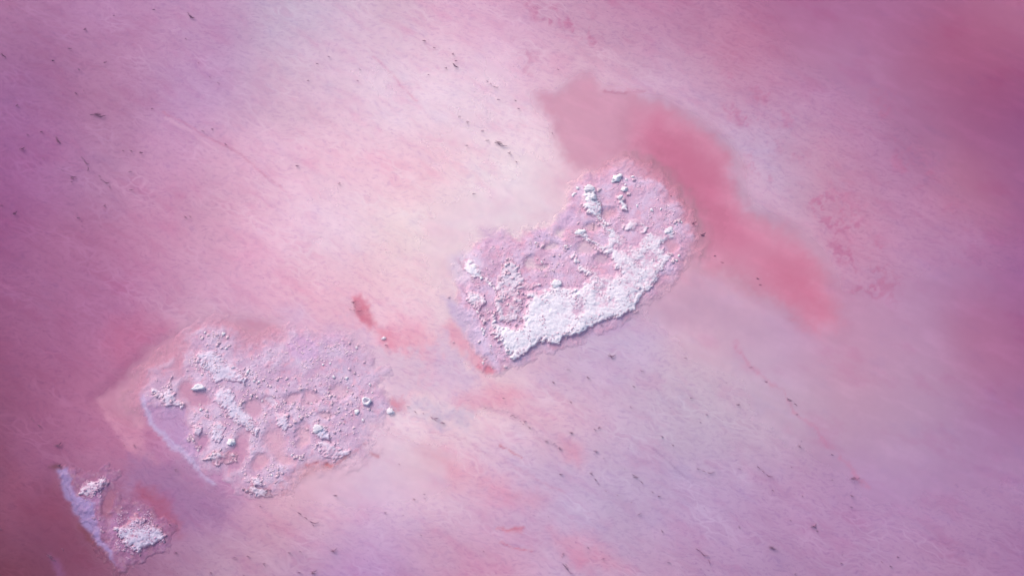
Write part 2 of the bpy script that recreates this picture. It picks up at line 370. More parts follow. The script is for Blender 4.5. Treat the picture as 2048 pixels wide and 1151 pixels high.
# lilac shelves under the brine beside the islands
SH0 = len(ST)
stain(pts([(100,590),(130,535),(170,600),(250,620),(340,615),(360,760),(395,870),(412,945),(370,890),(290,820),(200,740),(140,680)], *ZB), (192,156,204), .12, .32, .65)
stain(pts([(105,590),(125,545),(150,620),(190,700),(300,800),(400,920),(430,960),(500,1010),(480,1020),(390,940),(280,830),(180,740)], *ZB), (204,186,224), .07, .24, .75)
stain(pts([(400,405),(470,398),(490,480),(540,590),(645,640),(650,740),(700,860),(770,980),(795,1085),(740,990),(660,890),(560,780),(500,660),(430,520)], *ZC), (168,144,198), .07, .22, .9)
stain(pts([(885,590),(925,610),(960,650),(985,700),(1000,735),(980,725),(945,690),(915,650)]), (212,190,222), .15, .2, .8)
stain(pts([(900,510),(950,500),(960,540),(930,570),(905,560)]), (224,206,230), .2, .25, .8)
stain(pts([(960,455),(1000,460),(1010,490),(975,490)]), (212,176,212), .2, .25, .6)
stain(pts([(1060,458),(1090,460),(1105,480),(1075,485)]), (206,178,214), .08, .12, .8)
stain(pts([(1118,425),(1150,415),(1155,450),(1120,460)]), (208,178,214), .1, .14, .8)
stain(pts([(570,690),(600,670),(625,680),(640,705),(625,725),(590,715)]), (204,164,206), .12, .2, .75)
stain(pts([(650,650),(690,660),(680,690),(655,680)]), (212,176,212), .3, .25, .6)
stain(pts([(560,620),(600,610),(620,640),(580,660)]), (214,180,214), .5, .3, .6)
SH1 = len(ST)
stain(pts([(850,700),(920,740),(960,790),(900,800),(850,770)]), (222,190,218), .6, .4, .7)
stain(pts([(1170,655),(1240,640),(1260,650),(1220,668),(1180,672)]), (190,160,204), .12, .15, .7)
stain(pts([(1020,740),(1180,690),(1300,650),(1300,720),(1200,800),(1080,800)]), (212,184,214), .9, .4, .6)
for e, c_, k_ in (([(745,700),(800,690),(850,720),(870,770),(820,800),(770,770)], (222,196,218), .6), ([(860,660),(905,690),(960,760),(930,790),(880,750)], (220,192,218), .6), ([(800,820),(880,810),(960,830),(900,850),(840,840)], (212,192,216), .6), ([(690,640),(740,680),(760,740),(730,760),(700,700)], (220,190,216), .6)):
    stain(pts(e), c_, .30, 1.0, .85)
SHELF = ST[SH0:SH1]
# wandering lines on the bed
stain(pts([(325,222),(370,245),(410,270),(450,290),(490,315),(530,350),(560,372)]), (196,120,158), .04, .12, .7, .03)
stain(pts([(330,234),(372,256),(410,284),(440,300)]), (226,180,208), .06, .1, .6, .05)
stain(pts([(745,112),(780,142),(800,170),(835,202)]), (214,140,176), .04, .15, .7, .03)
stain(pts([(1470,680),(1505,735),(1560,780),(1600,830),(1660,890),(1740,975)]), (214,130,168), .08, .3, .55, .05)
stain(pts([(1210,182),(1250,186),(1290,180)]), (186,104,142), .05, .1, .7, .04)
stain(pts([(860,860),(930,880),(1000,920),(1060,950),(1130,985)]), (206,150,184), .04, .25, .6, .03)
stain(pts([(960,810),(1010,820),(1050,840),(1090,880),(1130,900)]), (176,136,170), .04, .2, .55, .03)
stain(pts([(1305,895),(1340,925),(1375,955)]), (160,128,170), .03, .1, .7, .03)

def bed_colour(x, y):
    c = base_colour(x, y); a = rad(30)
    xr = x*math.cos(a)-y*math.sin(a); yr = (x*math.sin(a)+y*math.cos(a))*2.3
    m = (.55*sstep(.08, .42, fbm(xr, yr, 2.6, 7, 15, .62)))[..., None]
    c = c*(1-m)+c*np.array([.97, .80, .89])*m
    m = (.5*sstep(.10, .45, fbm(xr, yr, 1.5, 7, 18, .62)))[..., None]
    c = c*(1-m)+c*np.array([.90, .93, .99])*m
    return stained(c, x, y, ST)
def stained(c, x, y, which):
    n1 = fbm(x, y, .9, 5, 21, .6); n2 = fbm(x, y, .9, 5, 27, .6)
    n3 = fbm(x, y, .22, 4, 33, .6); n4 = fbm(x, y, .22, 4, 37, .6)
    mott = .80+.28*sstep(-.4, .4, fbm(x, y, .6, 5, 39, .65))
    for P, col, soft, rag, k, line in which:
        if k == 0: continue
        mo = 1. if P is ST[0][0] or P is ST[1][0] or P is ST[2][0] else mott
        wx = x+rag*(n1+.45*n3); wy = y+rag*(n2+.45*n4)
        if line in (None, 'broken'): d = local(sdpoly, P, wx, wy, soft+rag)
        else: d = -local(sdline, P, wx, wy, soft+rag+line, 1e3)+line
        w = np.minimum(k*mo, 1)*sstep(-soft, soft, d)
        if line == 'broken': w = w*sstep(.0, .28, n1+.6*n3)
        elif line is not None: w = w*sstep(-.35, .15, n2+.1)
        c = c*(1-w[..., None])+col*w[..., None]
    return c

# ------------------------------------------------------------------ banks: how high the islands stand
BANK_A = pts([(1150,372),(1190,356),(1225,342),(1265,338),(1300,355),(1325,385),(1350,415),(1368,450),(1374,490),(1362,520),(1345,545),(1325,567),(1296,584),(1272,612),(1258,630),(1234,643),(1205,650),(1180,657),(1160,668),(1135,680),(1106,691),(1072,703),(1042,716),(1015,730),(985,734),(972,715),(955,690),(945,655),(930,625),(915,598),(925,570),(925,535),(945,505),(975,480),(1000,472),(1030,480),(1060,470),(1085,460),(1110,458),(1130,440),(1140,405)])
BANK_B = pts([(110,560),(160,480),(210,410),(250,390),(290,460),(330,420),(350,310),(380,230),(450,180),(520,200),(600,260),(650,300),(740,330),(800,280),(880,240),(1000,225),(1090,235),(1200,260),(1280,330),(1360,430),(1330,520),(1420,600),(1360,680),(1310,720),(1290,780),(1200,850),(1100,890),(1000,890),(900,920),(870,990),(800,1040),(700,1060),(640,1040),(600,1000),(520,930),(430,930),(390,880),(365,800),(350,700),(340,620),(250,620),(170,600)], *ZB)
BANK_C = pts([(480,430),(560,480),(640,450),(760,400),(790,470),(780,560),(830,620),(900,640),(1030,680),(1100,770),(1180,850),(1160,930),(1000,1000),(900,1050),(800,1050),(720,900),(650,740),(560,620),(500,520)], *ZC)
POND = [(ZA,985,280,52,42),(ZA,580,540,40,50),(ZA,690,460,40,34),(ZA,900,350,55,34),(ZA,870,460,60,38),(ZA,950,520,46,34),(ZA,1310,445,40,34),(ZA,640,560,30,20),(ZA,740,380,30,26),
        (ZB,810,790,60,80),(ZB,860,880,46,44),(ZB,640,800,40,80),(ZB,785,580,44,28),(ZB,700,620,44,50),(ZB,420,580,60,50),(ZB,350,520,46,60),(ZB,600,880,60,60),(ZB,960,760,40,60),(ZB,1000,560,50,40),(ZB,1150,530,70,40),(ZB,900,560,40,36),(ZB,430,800,40,44),(ZB,740,900,50,40),(ZB,1080,650,40,20),
        (ZC,750,650,50,110)]
PONDS = []
for z, a, b, ra, rb in POND:
    cx, cy = at(z[0]+a*z[2], z[1]+b*z[2]); PONDS.append((cx, cy, ra*z[2]*PX, rb*z[2]*PX))
def bank_height(x, y, only=None):
    """metres above the water; far below where there is no bank"""
    w1 = fbm(x, y, .6, 5, 45, .6); w2 = fbm(x, y, .6, 5, 48, .6)
    h = np.full(x.shape, -.6)
    for P, top, lo in [q for q in ((BANK_A, .016, .9), (BANK_B, .0, 1.1), (BANK_C, -.004, .7)) if only is None or q[0] is only]:
        d = local(sdpoly, P, x+.55*w1, y+.55*w2, 1.6, -9.)
        hh = np.where(d > -9, np.interp(d, [-1.3*lo, -.6*lo, -.12, .25, .6], [-.45, -.13, -.045, top-.012, top]), -.6)
        h = np.maximum(h, hh)
    m = h > -.45
    if m.any():
        xm, ym = x[m], y[m]
        rough = sstep(-.15, .25, fbm(xm, ym, 1.1, 4, 58, .6))
        q = h[m]+.040*fbm(xm, ym, .9, 5, 51, .6)+.030*rough*np.abs(fbm(xm, ym, .17, 3, 55))+.010*rough*perlin(xm/.07, ym/.07, 57)
        for cx, cy, ra, rb in PONDS:
            r = np.sqrt(((xm-cx+.25*w1[m])/ra)**2+((ym-cy+.25*w2[m])/rb)**2)
            q = q-(.075)*(1-sstep(.35, 1.35, r))
        h[m] = q
    return h

# ------------------------------------------------------------------ lake bed and water
DEEP = [(ST[0][0], .10, .5), (ST[1][0], .30, .8), (ST[2][0], .25, 1.2),
        (pts([(1480,690),(1700,620),(1900,560),(2100,500),(2100,930),(1900,960),(1760,960),(1650,870),(1540,760)]), .16, 3.0),
        (pts([(1420,-200),(2200,-200),(2200,500),(1950,420),(1800,250),(1600,120)]), .14, 1.6),
        (pts([(880,430),(1000,380),(1150,350),(1150,400),(1060,460),(960,480),(880,560)]), .04, 1.4),
        (pts([(1290,620),(1400,540),(1480,610),(1540,690),(1460,690),(1350,660)]), .10, 1.4),
        (pts([(190,800),(300,700),(425,640),(560,650),(520,690),(400,700),(300,790),(270,840)]), .14, .5),
        (pts([(100,960),(180,1080),(230,1150),(100,1150),(60,1030)]), .10, 1.0),
        (pts([(560,970),(640,920),(780,880),(900,920),(880,980),(700,1000)]), .08, .8)]
def bed_depth(x, y):
    d = .068+.03*fbm(x, y, 3., 4, 61)
    for P, k, s in DEEP:
        d = d+k*sstep(-s, s, local(sdpoly, P, x, y, s+.1))
    return np.maximum(d, .055)

def axis(a, b, step, far):
    core = np.arange(a, b+step/2, step)
    out = []; s = step; q = b
    while q < far:
        s *= 1.35; q += s; out.append(q)
    lo = []; s = step; q = a
    while q > -far:
        s *= 1.35; q -= s; lo.append(q)
    return np.array(lo[::-1]+list(core)+out)
xs = axis(-22.5, 22.5, .058, 3000); ys = axis(-12.4, 13.6, .058, 3000)
GX, GY = np.meshgrid(xs, ys)
bc = bed_colour(GX, GY)
dep = bed_depth(GX, GY)
bh = bank_height(GX, GY)
flow = fbm(GX*math.cos(rad(32))-GY*math.sin(rad(32)), (GX*math.sin(rad(32))+GY*math.cos(rad(32)))*3.2, 1.5, 5, 71, .6)
bz = -dep+.014*flow+.008*fbm(GX, GY, .3, 3, 75)
smooth = sstep(-2, 2, local(sdpoly, pts([(1150,-300),(2300,-300),(2300,900),(1900,980),(1700,900),(1480,640),(1330,150)]), GX, GY, 2.1))
rip = np.clip((1.15-dep*4.0+.25*fbm(GX, GY, 4, 3, 81))*(1-.6*smooth), .04, 1)
col = np.concatenate([bc, rip[..., None]], -1)
bed = obj("lake_bed", grid_mesh("lake_bed", GX, GY, bz, None, col), M_BED)
bed["kind"] = "structure"
# brine: the deeper it stands over bed or bank, the more it hides
top = np.maximum(bz, bh)
clear = np.maximum(0-top, 0)
opq = .93*(1-np.exp(-clear*5.2))
wc = bc.copy()
# the brine that stands on the islands is milky and pale
isl = sstep(-.35, -.05, bh)
milk = alb((226, 184, 206))
mk = .5*isl*(1-.85*sstep(1.6, .4, -local(sdpoly, BANK_C, GX, GY, 1.7, -9)))
wc = wc*(1-mk[..., None])+milk*mk[..., None]
wc = stained(wc, GX, GY, SHELF)
wst = sstep(-.1, .5, fbm(GX*math.cos(rad(25))-GY*math.sin(rad(25)), (GX*math.sin(rad(25))+GY*math.cos(rad(25)))*3, 2.2, 6, 95, .6))[..., None]
wc = wc*(1+.10*(wst-.45))
wz = np.zeros_like(GX)+.0015*fbm(GX, GY, .5, 2, 91)
water = obj("water", grid_mesh("water", GX, GY, wz, None, np.concatenate([wc, opq[..., None]], -1)), M_WATER)
water["kind"] = "structure"

# ------------------------------------------------------------------ salt islands
def island(name, P, label):
    c = P.mean(0)
    e = obj(name, None, loc=(c[0], c[1], 0)); tag(e, label, "salt island", "salt islands in the pink lake")
    return e, c
def field(P, margin, res):
    x = np.arange(P[:, 0].min()-margin, P[:, 0].max()+margin, res); y = np.arange(P[:, 1].min()-margin, P[:, 1].max()+margin, res)
    return np.meshgrid(x, y)
def cells(k): return k[:-1, :-1] & k[1:, :-1] & k[:-1, 1:] & k[1:, 1:]
def bank_part(e, c, P, tone, tone2, res=.03, shade=1.):
    X, Y = field(P, 1.0, res)
    Z = bank_height(X, Y, P)
    f1 = fbm(X, Y, .8, 5, 101, .6); f2 = fbm(X, Y, .3, 4, 107, .6)
    w = sstep(-.3, .3, f1)[..., None]; w2 = sstep(.0, .45, f2)[..., None]
    col = alb(tone)*(1-w)+alb(tone2)*w
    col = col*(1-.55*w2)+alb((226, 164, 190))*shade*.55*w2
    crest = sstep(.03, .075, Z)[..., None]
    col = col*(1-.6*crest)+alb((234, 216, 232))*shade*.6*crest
    col = stained(col, X, Y, SHELF)
    under = sstep(-.012, -.085, Z)[..., None]            # the bank passes into the lake bed
    if under.max() > 0:
        col = col*(1-under)+bed_colour(X, Y)*under
    col = np.concatenate([col, np.ones(X.shape+(1,))], -1)
    me = grid_mesh("bank", X-c[0], Y-c[1], Z, cells(Z > -.34), col)
    return obj("bank", me, M_BANK, e)
def crust_part(e, c, P, hgt, white=1., rag=.16, res=.026, bumps=1., tilt=None, rim=(212, 168, 198), tone=(238, 233, 248), name="salt_crust", label=None, holes=.10):
    X, Y = field(P, .3, res)
    wx = fbm(X, Y, .42, 5, 121, .6); wy = fbm(X, Y, .42, 5, 126, .6)
    d = sdpoly(P, X+rag*1.6*wx, Y+rag*1.6*wy)+rag*.5*fbm(X, Y, .16, 3, 131)+.04
    bkh = np.maximum(bank_height(X, Y), -.08)
    n1 = fbm(X, Y, .55, 3, 141); n2 = np.abs(fbm(X, Y, .24, 3, 145)); n3 = 1-2*np.abs(perlin(X/.13, Y/.13, 151)); n4 = perlin(X/.06, Y/.06, 155)
    d = d-holes*np.maximum(0, fbm(X, Y, .6, 5, 161, .6)-.02)
    H = hgt*.7; white = np.full(X.shape, float(white))
    if tilt is not None:
        t = np.clip(((X-tilt[0][0])*(tilt[1][0]-tilt[0][0])+(Y-tilt[0][1])*(tilt[1][1]-tilt[0][1]))/((tilt[1][0]-tilt[0][0])**2+(tilt[1][1]-tilt[0][1])**2), 0, 1)
        H = hgt*.75*(tilt[2]+(1-tilt[2])*t); white = white*(.62+.38*t)
    gy, gx = np.gradient(d, res)
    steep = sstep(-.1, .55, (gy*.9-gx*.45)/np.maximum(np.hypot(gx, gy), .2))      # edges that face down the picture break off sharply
    wid = (.36-.27*steep)*min(1., .25+float(d.max())/.6)
    rise = sstep(-.02, 1, (d+.02)/wid)
    wr = perlin((X+.12*n1)/.34, (Y+.2*X+.12*n2)/.085, 158)
    rel = bumps*(.015*n1+.010*n2+.002*n3+.003*n4+.008*wr)
    thin = (1.15-white)*.045*sstep(-.15, .35, fbm(X, Y, .7, 5, 163, .65))
    thick = rise*H+sstep(0, .10, d)*rel-thin
    thick = np.maximum(thick, -.02)
    Z = bkh-.04*(1-sstep(-.03, .04, d))+thick
    n5 = fbm(X, Y, .9, 6, 167, .68)
    wh = sstep(-.10, 1.0, thick/np.maximum(H, .03)+.5*(n2-.2)+.2*n3+.25*wr+1.5*n5-.4*(1-white))[..., None]
    bw = (.12+.88*white)[..., None]
    col = alb(rim)*(1-wh)+(alb(tone)*bw+alb((218, 194, 218))*(1-bw))*wh
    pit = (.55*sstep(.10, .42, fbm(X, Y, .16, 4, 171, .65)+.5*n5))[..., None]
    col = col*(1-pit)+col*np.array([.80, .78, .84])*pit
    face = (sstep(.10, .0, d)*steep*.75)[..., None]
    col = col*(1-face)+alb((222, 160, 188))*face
    col = np.concatenate([col, np.ones(X.shape+(1,))], -1)
    me = grid_mesh(name, X-c[0], Y-c[1], Z, cells(d > -.05), col)
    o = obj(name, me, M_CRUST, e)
    if label: o["label"] = label
    CR.append((P, hgt, d.max()))
    return o
CR = []
# upper right island
A, cA = island("salt_island", BANK_A, "large upper right salt island with a thick white crust along its lower edge")
bank_part(A, cA, BANK_A, (208, 164, 196), (214, 184, 216))
tA = (at(1215, 440), at(1110, 650), .26)
crust_part(A, cA, pts([(360,800),(395,790),(410,860),(470,870),(530,860),(535,790),(560,730),(525,690),(570,675),(620,690),(685,665),(685,630),(715,620),(740,650),(800,670),(850,650),(870,620),(825,580),(785,500),(815,490),(850,545),(930,580),(1000,600),(1040,590),(1000,540),(985,500),(920,455),(870,415),(810,395),(820,365),(870,362),(900,400),(960,430),(1000,385),(1060,400),(1100,440),(1150,450),(1140,395),(1200,390),(1270,375),(1300,355),(1345,400),(1290,420),(1265,445),(1290,475),(1345,500),(1280,540),(1250,590),(1255,625),(1200,665),(1145,715),(1135,780),(1040,820),(950,845),(880,870),(830,915),(760,920),(720,970),(650,945),(590,975),(560,1015),(490,1045),(440,1000),(410,950),(365,900)], *ZA), .14, .70, .13, tilt=tA, label="broad white salt sheet with a broken lower edge")
crust_part(A, cA, pts([(855,150),(880,138),(910,145),(918,180),(938,210),(952,250),(955,290),(990,340),(1030,380),(1050,410),(1010,430),(965,385),(930,310),(865,270),(840,240),(848,200)], *ZA), .15, .95, .10, bumps=1.6, tilt=(at(1220, 470), at(1185, 385), .2), label="knobbly white ridge at the upper left")
crust_part(A, cA, pts([(1025,190),(1055,185),(1072,210),(1085,265),(1060,262),(1040,225)], *ZA), .13, .9, .06, bumps=1.4)
crust_part(A, cA, pts([(1060,335),(1110,310),(1150,320),(1200,350),(1180,385),(1110,370),(1070,365)], *ZA), .07, .25, .14, bumps=.9)
crust_part(A, cA, pts([(222,685),(270,680),(330,690),(345,740),(320,780),(350,840),(330,860),(290,780),(240,730)], *ZA), .10, .35, .12, bumps=1.1, label="crumbly pink strip along the left rim")
crust_part(A, cA, pts([(190,515),(250,510),(300,560),(330,600),(390,640),(400,700),(360,650),(300,610),(230,590)], *ZA), .055, .75, .16, bumps=.5, holes=.2)
crust_part(A, cA, pts([(420,560),(480,500),(540,600),(620,620),(640,660),(520,680),(540,760),(520,850),(420,840),(380,760),(400,660)], *ZA), .07, .15, .2, bumps=1.1, rim=(208, 160, 190), label="low rough pink crust behind the white sheet")
TB, TC = (214, 200, 228), (188, 178, 212)  # crust tones; the small island's is darkened, corner vignetting put into the colour
# middle island
B, cB = island("salt_island", BANK_B, "middle salt island with scattered lumps and thin lilac white crust patches")
bank_part(B, cB, BANK_B, (198, 162, 196), (210, 184, 214))
crust_part(B, cB, tone=TB, P=pts([(385,310),(470,305),(530,330),(560,370),(600,400),(650,430),(660,480),(620,490),(560,470),(500,480),(470,450),(430,400),(390,370)], *ZB), hgt=.065, white=.8, rag=.13, label="upper slanting patch of lilac white crust")
crust_part(B, cB, tone=TB, P=pts([(490,530),(540,505),(590,520),(600,570),(640,600),(690,660),(720,710),(725,770),(690,760),(640,710),(590,690),(540,620),(485,585)], *ZB), hgt=.065, white=.8, rag=.13, label="lower slanting patch of lilac white crust")
crust_part(B, cB, tone=TB, P=pts([(810,650),(870,645),(895,700),(860,735),(820,700)], *ZB), hgt=.06, white=.75, rag=.12)
crust_part(B, cB, tone=TB, P=pts([(1010,740),(1030,700),(1060,708),(1095,745),(1098,785),(1050,772)], *ZB), hgt=.12, white=1., rag=.08, bumps=1.3, holes=0., label="bright white salt mound at the right end")
crust_part(B, cB, tone=TB, P=pts([(1030,790),(1100,785),(1190,830),(1200,865),(1110,880),(1040,850)], *ZB), hgt=.08, white=.4, rag=.16, bumps=1.1)
crust_part(B, cB, tone=TB, P=pts([(470,700),(540,670),(555,730),(515,805),(480,760)], *ZB), hgt=.06, white=.75, rag=.12)
crust_part(B, cB, tone=TB, P=pts([(165,515),(235,530),(262,440),(275,540),(345,600),(330,615),(270,590),(235,595),(185,560)], *ZB), hgt=.08, white=.55, rag=.12, bumps=1.2)
crust_part(B, cB, tone=TB, P=pts([(680,960),(735,980),(745,1015),(700,1015)], *ZB), hgt=.10, white=.8, rag=.08)
crust_part(B, cB, tone=TB, P=pts([(370,705),(425,715),(410,765),(385,745)], *ZB), hgt=.09, white=.6, rag=.08)
crust_part(B, cB, tone=TB, P=pts([(430,885),(500,835),(610,850),(600,895),(500,910)], *ZB), hgt=.10, white=.1, rag=.14, bumps=1.6, rim=(190, 140, 170), label="lumpy pink mound on the lower left rim")
crust_part(B, cB, tone=TB, P=pts([(630,1030),(700,1020),(790,1045),(790,1075),(690,1068)], *ZB), hgt=.09, white=.05, rag=.14, bumps=1.6, rim=(158, 112, 142), label="dark lumpy mound on the bottom rim")
crust_part(B, cB, tone=TB, P=pts([(590,440),(640,430),(660,460),(650,495),(615,480)], *ZB), hgt=.10, white=1., rag=.08, bumps=1.2)
crust_part(B, cB, tone=TB, P=pts([(750,565),(800,560),(830,590),(790,612)], *ZB), hgt=.03, white=.9, rag=.1, bumps=.3)
# small island
S, cC = island("salt_island", BANK_C, "smallest salt island at the lower left beside a smooth lilac shelf")
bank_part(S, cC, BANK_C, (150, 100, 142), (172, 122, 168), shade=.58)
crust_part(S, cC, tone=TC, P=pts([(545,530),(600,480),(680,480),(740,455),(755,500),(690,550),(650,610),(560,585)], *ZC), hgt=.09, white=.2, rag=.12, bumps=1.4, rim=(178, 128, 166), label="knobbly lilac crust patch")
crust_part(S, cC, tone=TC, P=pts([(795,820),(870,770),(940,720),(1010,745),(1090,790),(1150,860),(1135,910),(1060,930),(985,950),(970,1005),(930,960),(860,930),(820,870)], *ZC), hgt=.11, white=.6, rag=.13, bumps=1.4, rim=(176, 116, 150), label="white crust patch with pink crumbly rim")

# the smooth lilac shelf beside the small island is a raised lip of mud just under the brine
# ------------------------------------------------------------------ grains too small to pick apart
rnd = random.Random(11); nr = np.random.RandomState(11)
def lump_mesh(name, seed, sub=2, flat=.62, rough=.30):
    import bmesh
    bm = bmesh.new(); bmesh.ops.create_icosphere(bm, subdivisions=sub, radius=1)
    for v in bm.verts:
        p = v.co
        n = perlin(np.array([p.x*1.3+seed*3.1+p.z]), np.array([p.y*1.3-seed*2.3+p.z*.7]))[0]
        n2 = perlin(np.array([p.x*3.1+seed+p.z*1.7]), np.array([p.y*3.1+p.z*2.1-seed]))[0]
        k = 1+rough*n*1.9+rough*1.3*n2
        v.co = (p.x*k, p.y*k*.85, p.z*k*flat)
    me = bpy.data.meshes.new(name); bm.to_mesh(me); bm.free()
    for p in me.polygons: p.use_smooth = sub > 1
    return me
def surf(x, y):
    """top of the ground at a point, crusts included"""
    return GROUND(x, y)
dg = bpy.context.evaluated_depsgraph_get()
from mathutils.bvhtree import BVHTree
from mathutils import Vector
bpy.context.view_layer.update()
TREES = []
for o in list(C.objects):
    if o.type == 'MESH' and o.name.split('.')[0] in ("bank", "salt_crust"):
        me = o.data
        v = np.empty(len(me.vertices)*3, np.float32); me.vertices.foreach_get("co", v); v = v.reshape(-1, 3)
        TREES.append((o.parent.location.copy(), v))
HR = .05
hx0, hy0 = -22.0, -13.0
HG = np.full((int(28/HR), int(44/HR)), -.12)
for loc, v in TREES:
    ix = ((v[:, 0]+loc.x-hx0)/HR).astype(int); iy = ((v[:, 1]+loc.y-hy0)/HR).astype(int)
    ok = (ix >= 0) & (iy >= 0) & (ix < HG.shape[1]) & (iy < HG.shape[0])
    np.maximum.at(HG, (iy[ok], ix[ok]), v[ok, 2])
def GROUND(x, y):
    i = int((y-hy0)/HR); j = int((x-hx0)/HR)
    if 0 <= i < HG.shape[0] and 0 <= j < HG.shape[1]: return float(HG[i, j])
    return -.12

def grains(e, c, P, n, smin, smax, seed):
    r = np.random.RandomState(seed)
    base = np.array([(0,0,1),(.9,0,.1),(.28,.86,.05),(-.73,.53,.1),(-.73,-.53,0),(.28,-.86,.1),(0,0,-.6)], float)
    tri = np.array([(0,1,2),(0,2,3),(0,3,4),(0,4,5),(0,5,1),(6,2,1),(6,3,2),(6,4,3),(6,5,4),(6,1,5)])
    q = []
    while len(q) < n:
        xy = r.rand(4*n, 2)*(P.max(0)-P.min(0))+P.min(0)
        d = sdpoly(P, xy[:, 0], xy[:, 1])
        dens = sstep(-.15, .30, fbm(xy[:, 0], xy[:, 1], .75, 4, seed+200, .6))
        h = bank_height(xy[:, 0], xy[:, 1])
        ok = (d > .05) & (r.rand(len(xy)) < dens) & (h > -.015)
        q += list(xy[ok])
    q = np.array(q[:n])
    V = []; F = []
    for i, (x, y) in enumerate(q):
        s = smin+(smax-smin)*r.rand()**2.5
        a = r.rand()*6.28; ca, sa = math.cos(a), math.sin(a)
        b = base*(1+.35*(r.rand(7, 3)-.5))*s
        V.append(np.stack([b[:, 0]*ca-b[:, 1]*sa+x-c[0], (b[:, 0]*sa+b[:, 1]*ca)*.9+y-c[1], b[:, 2]*.55+GROUND(x, y)+s*.12], -1)); F.append(tri+7*i)
    V = np.concatenate(V); F = np.concatenate(F)
    me = bpy.data.meshes.new("grains"); me.from_pydata(V.tolist(), [], F.tolist())
    o = obj("grains", me, M_LUMP, e); o["kind"] = "stuff"
    return o
grains(A, cA, BANK_A, 2200, .014, .045, 1)
grains(B, cB, BANK_B, 2000, .014, .045, 2)
grains(S, cC, BANK_C, 700, .014, .04, 3).data.materials[0] = M_MAUVE

# ------------------------------------------------------------------ salt lumps lying on the islands
LUMPS = [lump_mesh("salt_lump", i+1, 2, .36+.04*(i % 4), .34+.04*(i % 3)) for i in range(9)]
for me in LUMPS: me.materials.append(M_LUMP)
WHITES = [me.copy() for me in LUMPS[:5]]
for me in WHITES: me.materials.clear(); me.materials.append(M_WHITE)
MAUVES = [me.copy() for me in LUMPS[:5]]
for me in MAUVES: me.materials.clear(); me.materials.append(M_MAUVE)
def put(name, me, u, v, r, label, cat, group=None, sq=(1, 1, 1), rz=None, sink=.22):
    x, y = at(u, v); g = max(GROUND(x, y), -.05)
    o = bpy.data.objects.new(name, me); C.objects.link(o)
    s = r*PX
    o.scale = (s*sq[0], s*sq[1], s*sq[2]*.8); o.rotation_euler = (0, 0, rnd.uniform(0, 6.28) if rz is None else rz)
    o.location = (x, y, g+s*sq[2]*sink)
    return tag(o, label, cat, group)
big = [lump_mesh("salt_boulder", 30+i, 3, .56, .34) for i in range(6)]
for me in big: me.materials.append(M_WHITE)
BG = "large white salt blocks"
put("salt_boulder", big[0], 1233, 357, 10.5, "largest grey white salt boulder at the top of the upper right island", "salt block", BG, (1.05, .8, .9), .5)
put("salt_boulder", big[1], 1248, 379, 6.2, "round grey salt boulder just below the largest boulder", "salt block", BG)
put("salt_boulder", big[2], 1241, 396, 5.0, "white salt boulder in the short row below the round boulder", "salt block", BG)
put("salt_boulder", big[3], 1179, 380, 9.0, "white salt block crowning the knobbly ridge of the upper right island", "salt block", BG, (1.1, .8, .9), .1)
put("salt_boulder", big[4], 1184, 395, 7.5, "second white salt block from the top of the knobbly ridge", "salt block", BG)
put("salt_boulder", big[5], 463, 884, 7.0, "lone round white salt block in the lower left of the middle island", "salt block", BG)
put("salt_boulder", big[1], 780, 822, 8.0, "isolated bright white salt block beside a coral stain off the middle island", "salt block", BG, (1, .9, .8), 2.2)
put("salt_boulder", big[3], 637, 858, 8.5, "white salt block on the bright mound at the middle island's right", "salt block", BG, (1, .9, .55), .4, .15)
put("salt_boulder", big[2], 713, 823, 5.2, "small pale salt block left of the isolated bright block", "salt block", BG, (.8, 1.2, .8), .2)
put("salt_boulder", big[0], 1160, 464, 8.0, "white salt block at the tip of the upper island's middle finger", "salt block", BG, (1.2, .8, .5), .1, .15)
put("salt_boulder", big[4], 1112, 568, 9.0, "rounded white salt block at the upper edge of the broad white sheet", "salt block", BG, (1, .9, .45), .4, .1)
put("salt_boulder", big[5], 1337, 461, 7.5, "white salt block at the right end of the upper island's crust", "salt block", BG, (1.1, .9, .5), .4, .1)
put("salt_boulder", big[2], 768, 676, 4.2, "small white salt block in the pink shallows between the two larger islands", "salt block", BG)
# the leaf-shaped slab and the ring-shaped block
def slab(name, outline, h, dish, m):
    n = len(outline); V = []; F = []
    for k, (sc, z) in enumerate(((1.03, -.25*h), (1.04, .45*h), (.93, .92*h), (.70, h), (.38, h-dish*.6), (.16, h-dish))):
        for i, (x, y) in enumerate(outline):
            j = 1+.05*math.sin(i*2.7+k*1.9); V.append((x*sc*j, y*sc*j, z+.06*h*math.sin(i*1.7+k)))
    for k in range(5):
        for i in range(n):
            a = k*n+i; b = k*n+(i+1) % n; F.append((a, b, b+n, a+n))
    F.append(tuple(range(5*n, 6*n)))
    me = bpy.data.meshes.new(name); me.from_pydata(V, [], F); me.materials.append(m)
    for p in me.polygons: p.use_smooth = True
    return me
leaf = [(-14,-4),(-9,0),(-6,5),(0,6.5),(6,5.5),(11,2),(14,-1),(9,-3.5),(3,-4),(-3,-5.5),(-9,-5.5)]
me = slab("salt_slab", [(x*PX, y*PX) for x, y in leaf], .11, .02, M_WHITE)
x, y = at(397, 774); o = obj("salt_slab", me, loc=(x, y, max(GROUND(x, y), -.02))); tag(o, "leaf shaped flat white salt slab on the middle island", "salt slab")
ring = [(9*math.cos(a)*(1+.14*math.sin(3*a+1)), 8*math.sin(a)*(1+.12*math.sin(4*a))) for a in np.linspace(0, 2*math.pi, 15)[:-1]]
me = slab("salt_ring", [(p*PX, q*PX) for p, q in ring], .13, .13, M_WHITE)
x, y = at(733, 802); o = obj("salt_ring", me, loc=(x, y, max(GROUND(x, y), -.02))); tag(o, "ring shaped white salt block with a hollow on the middle island", "salt block")

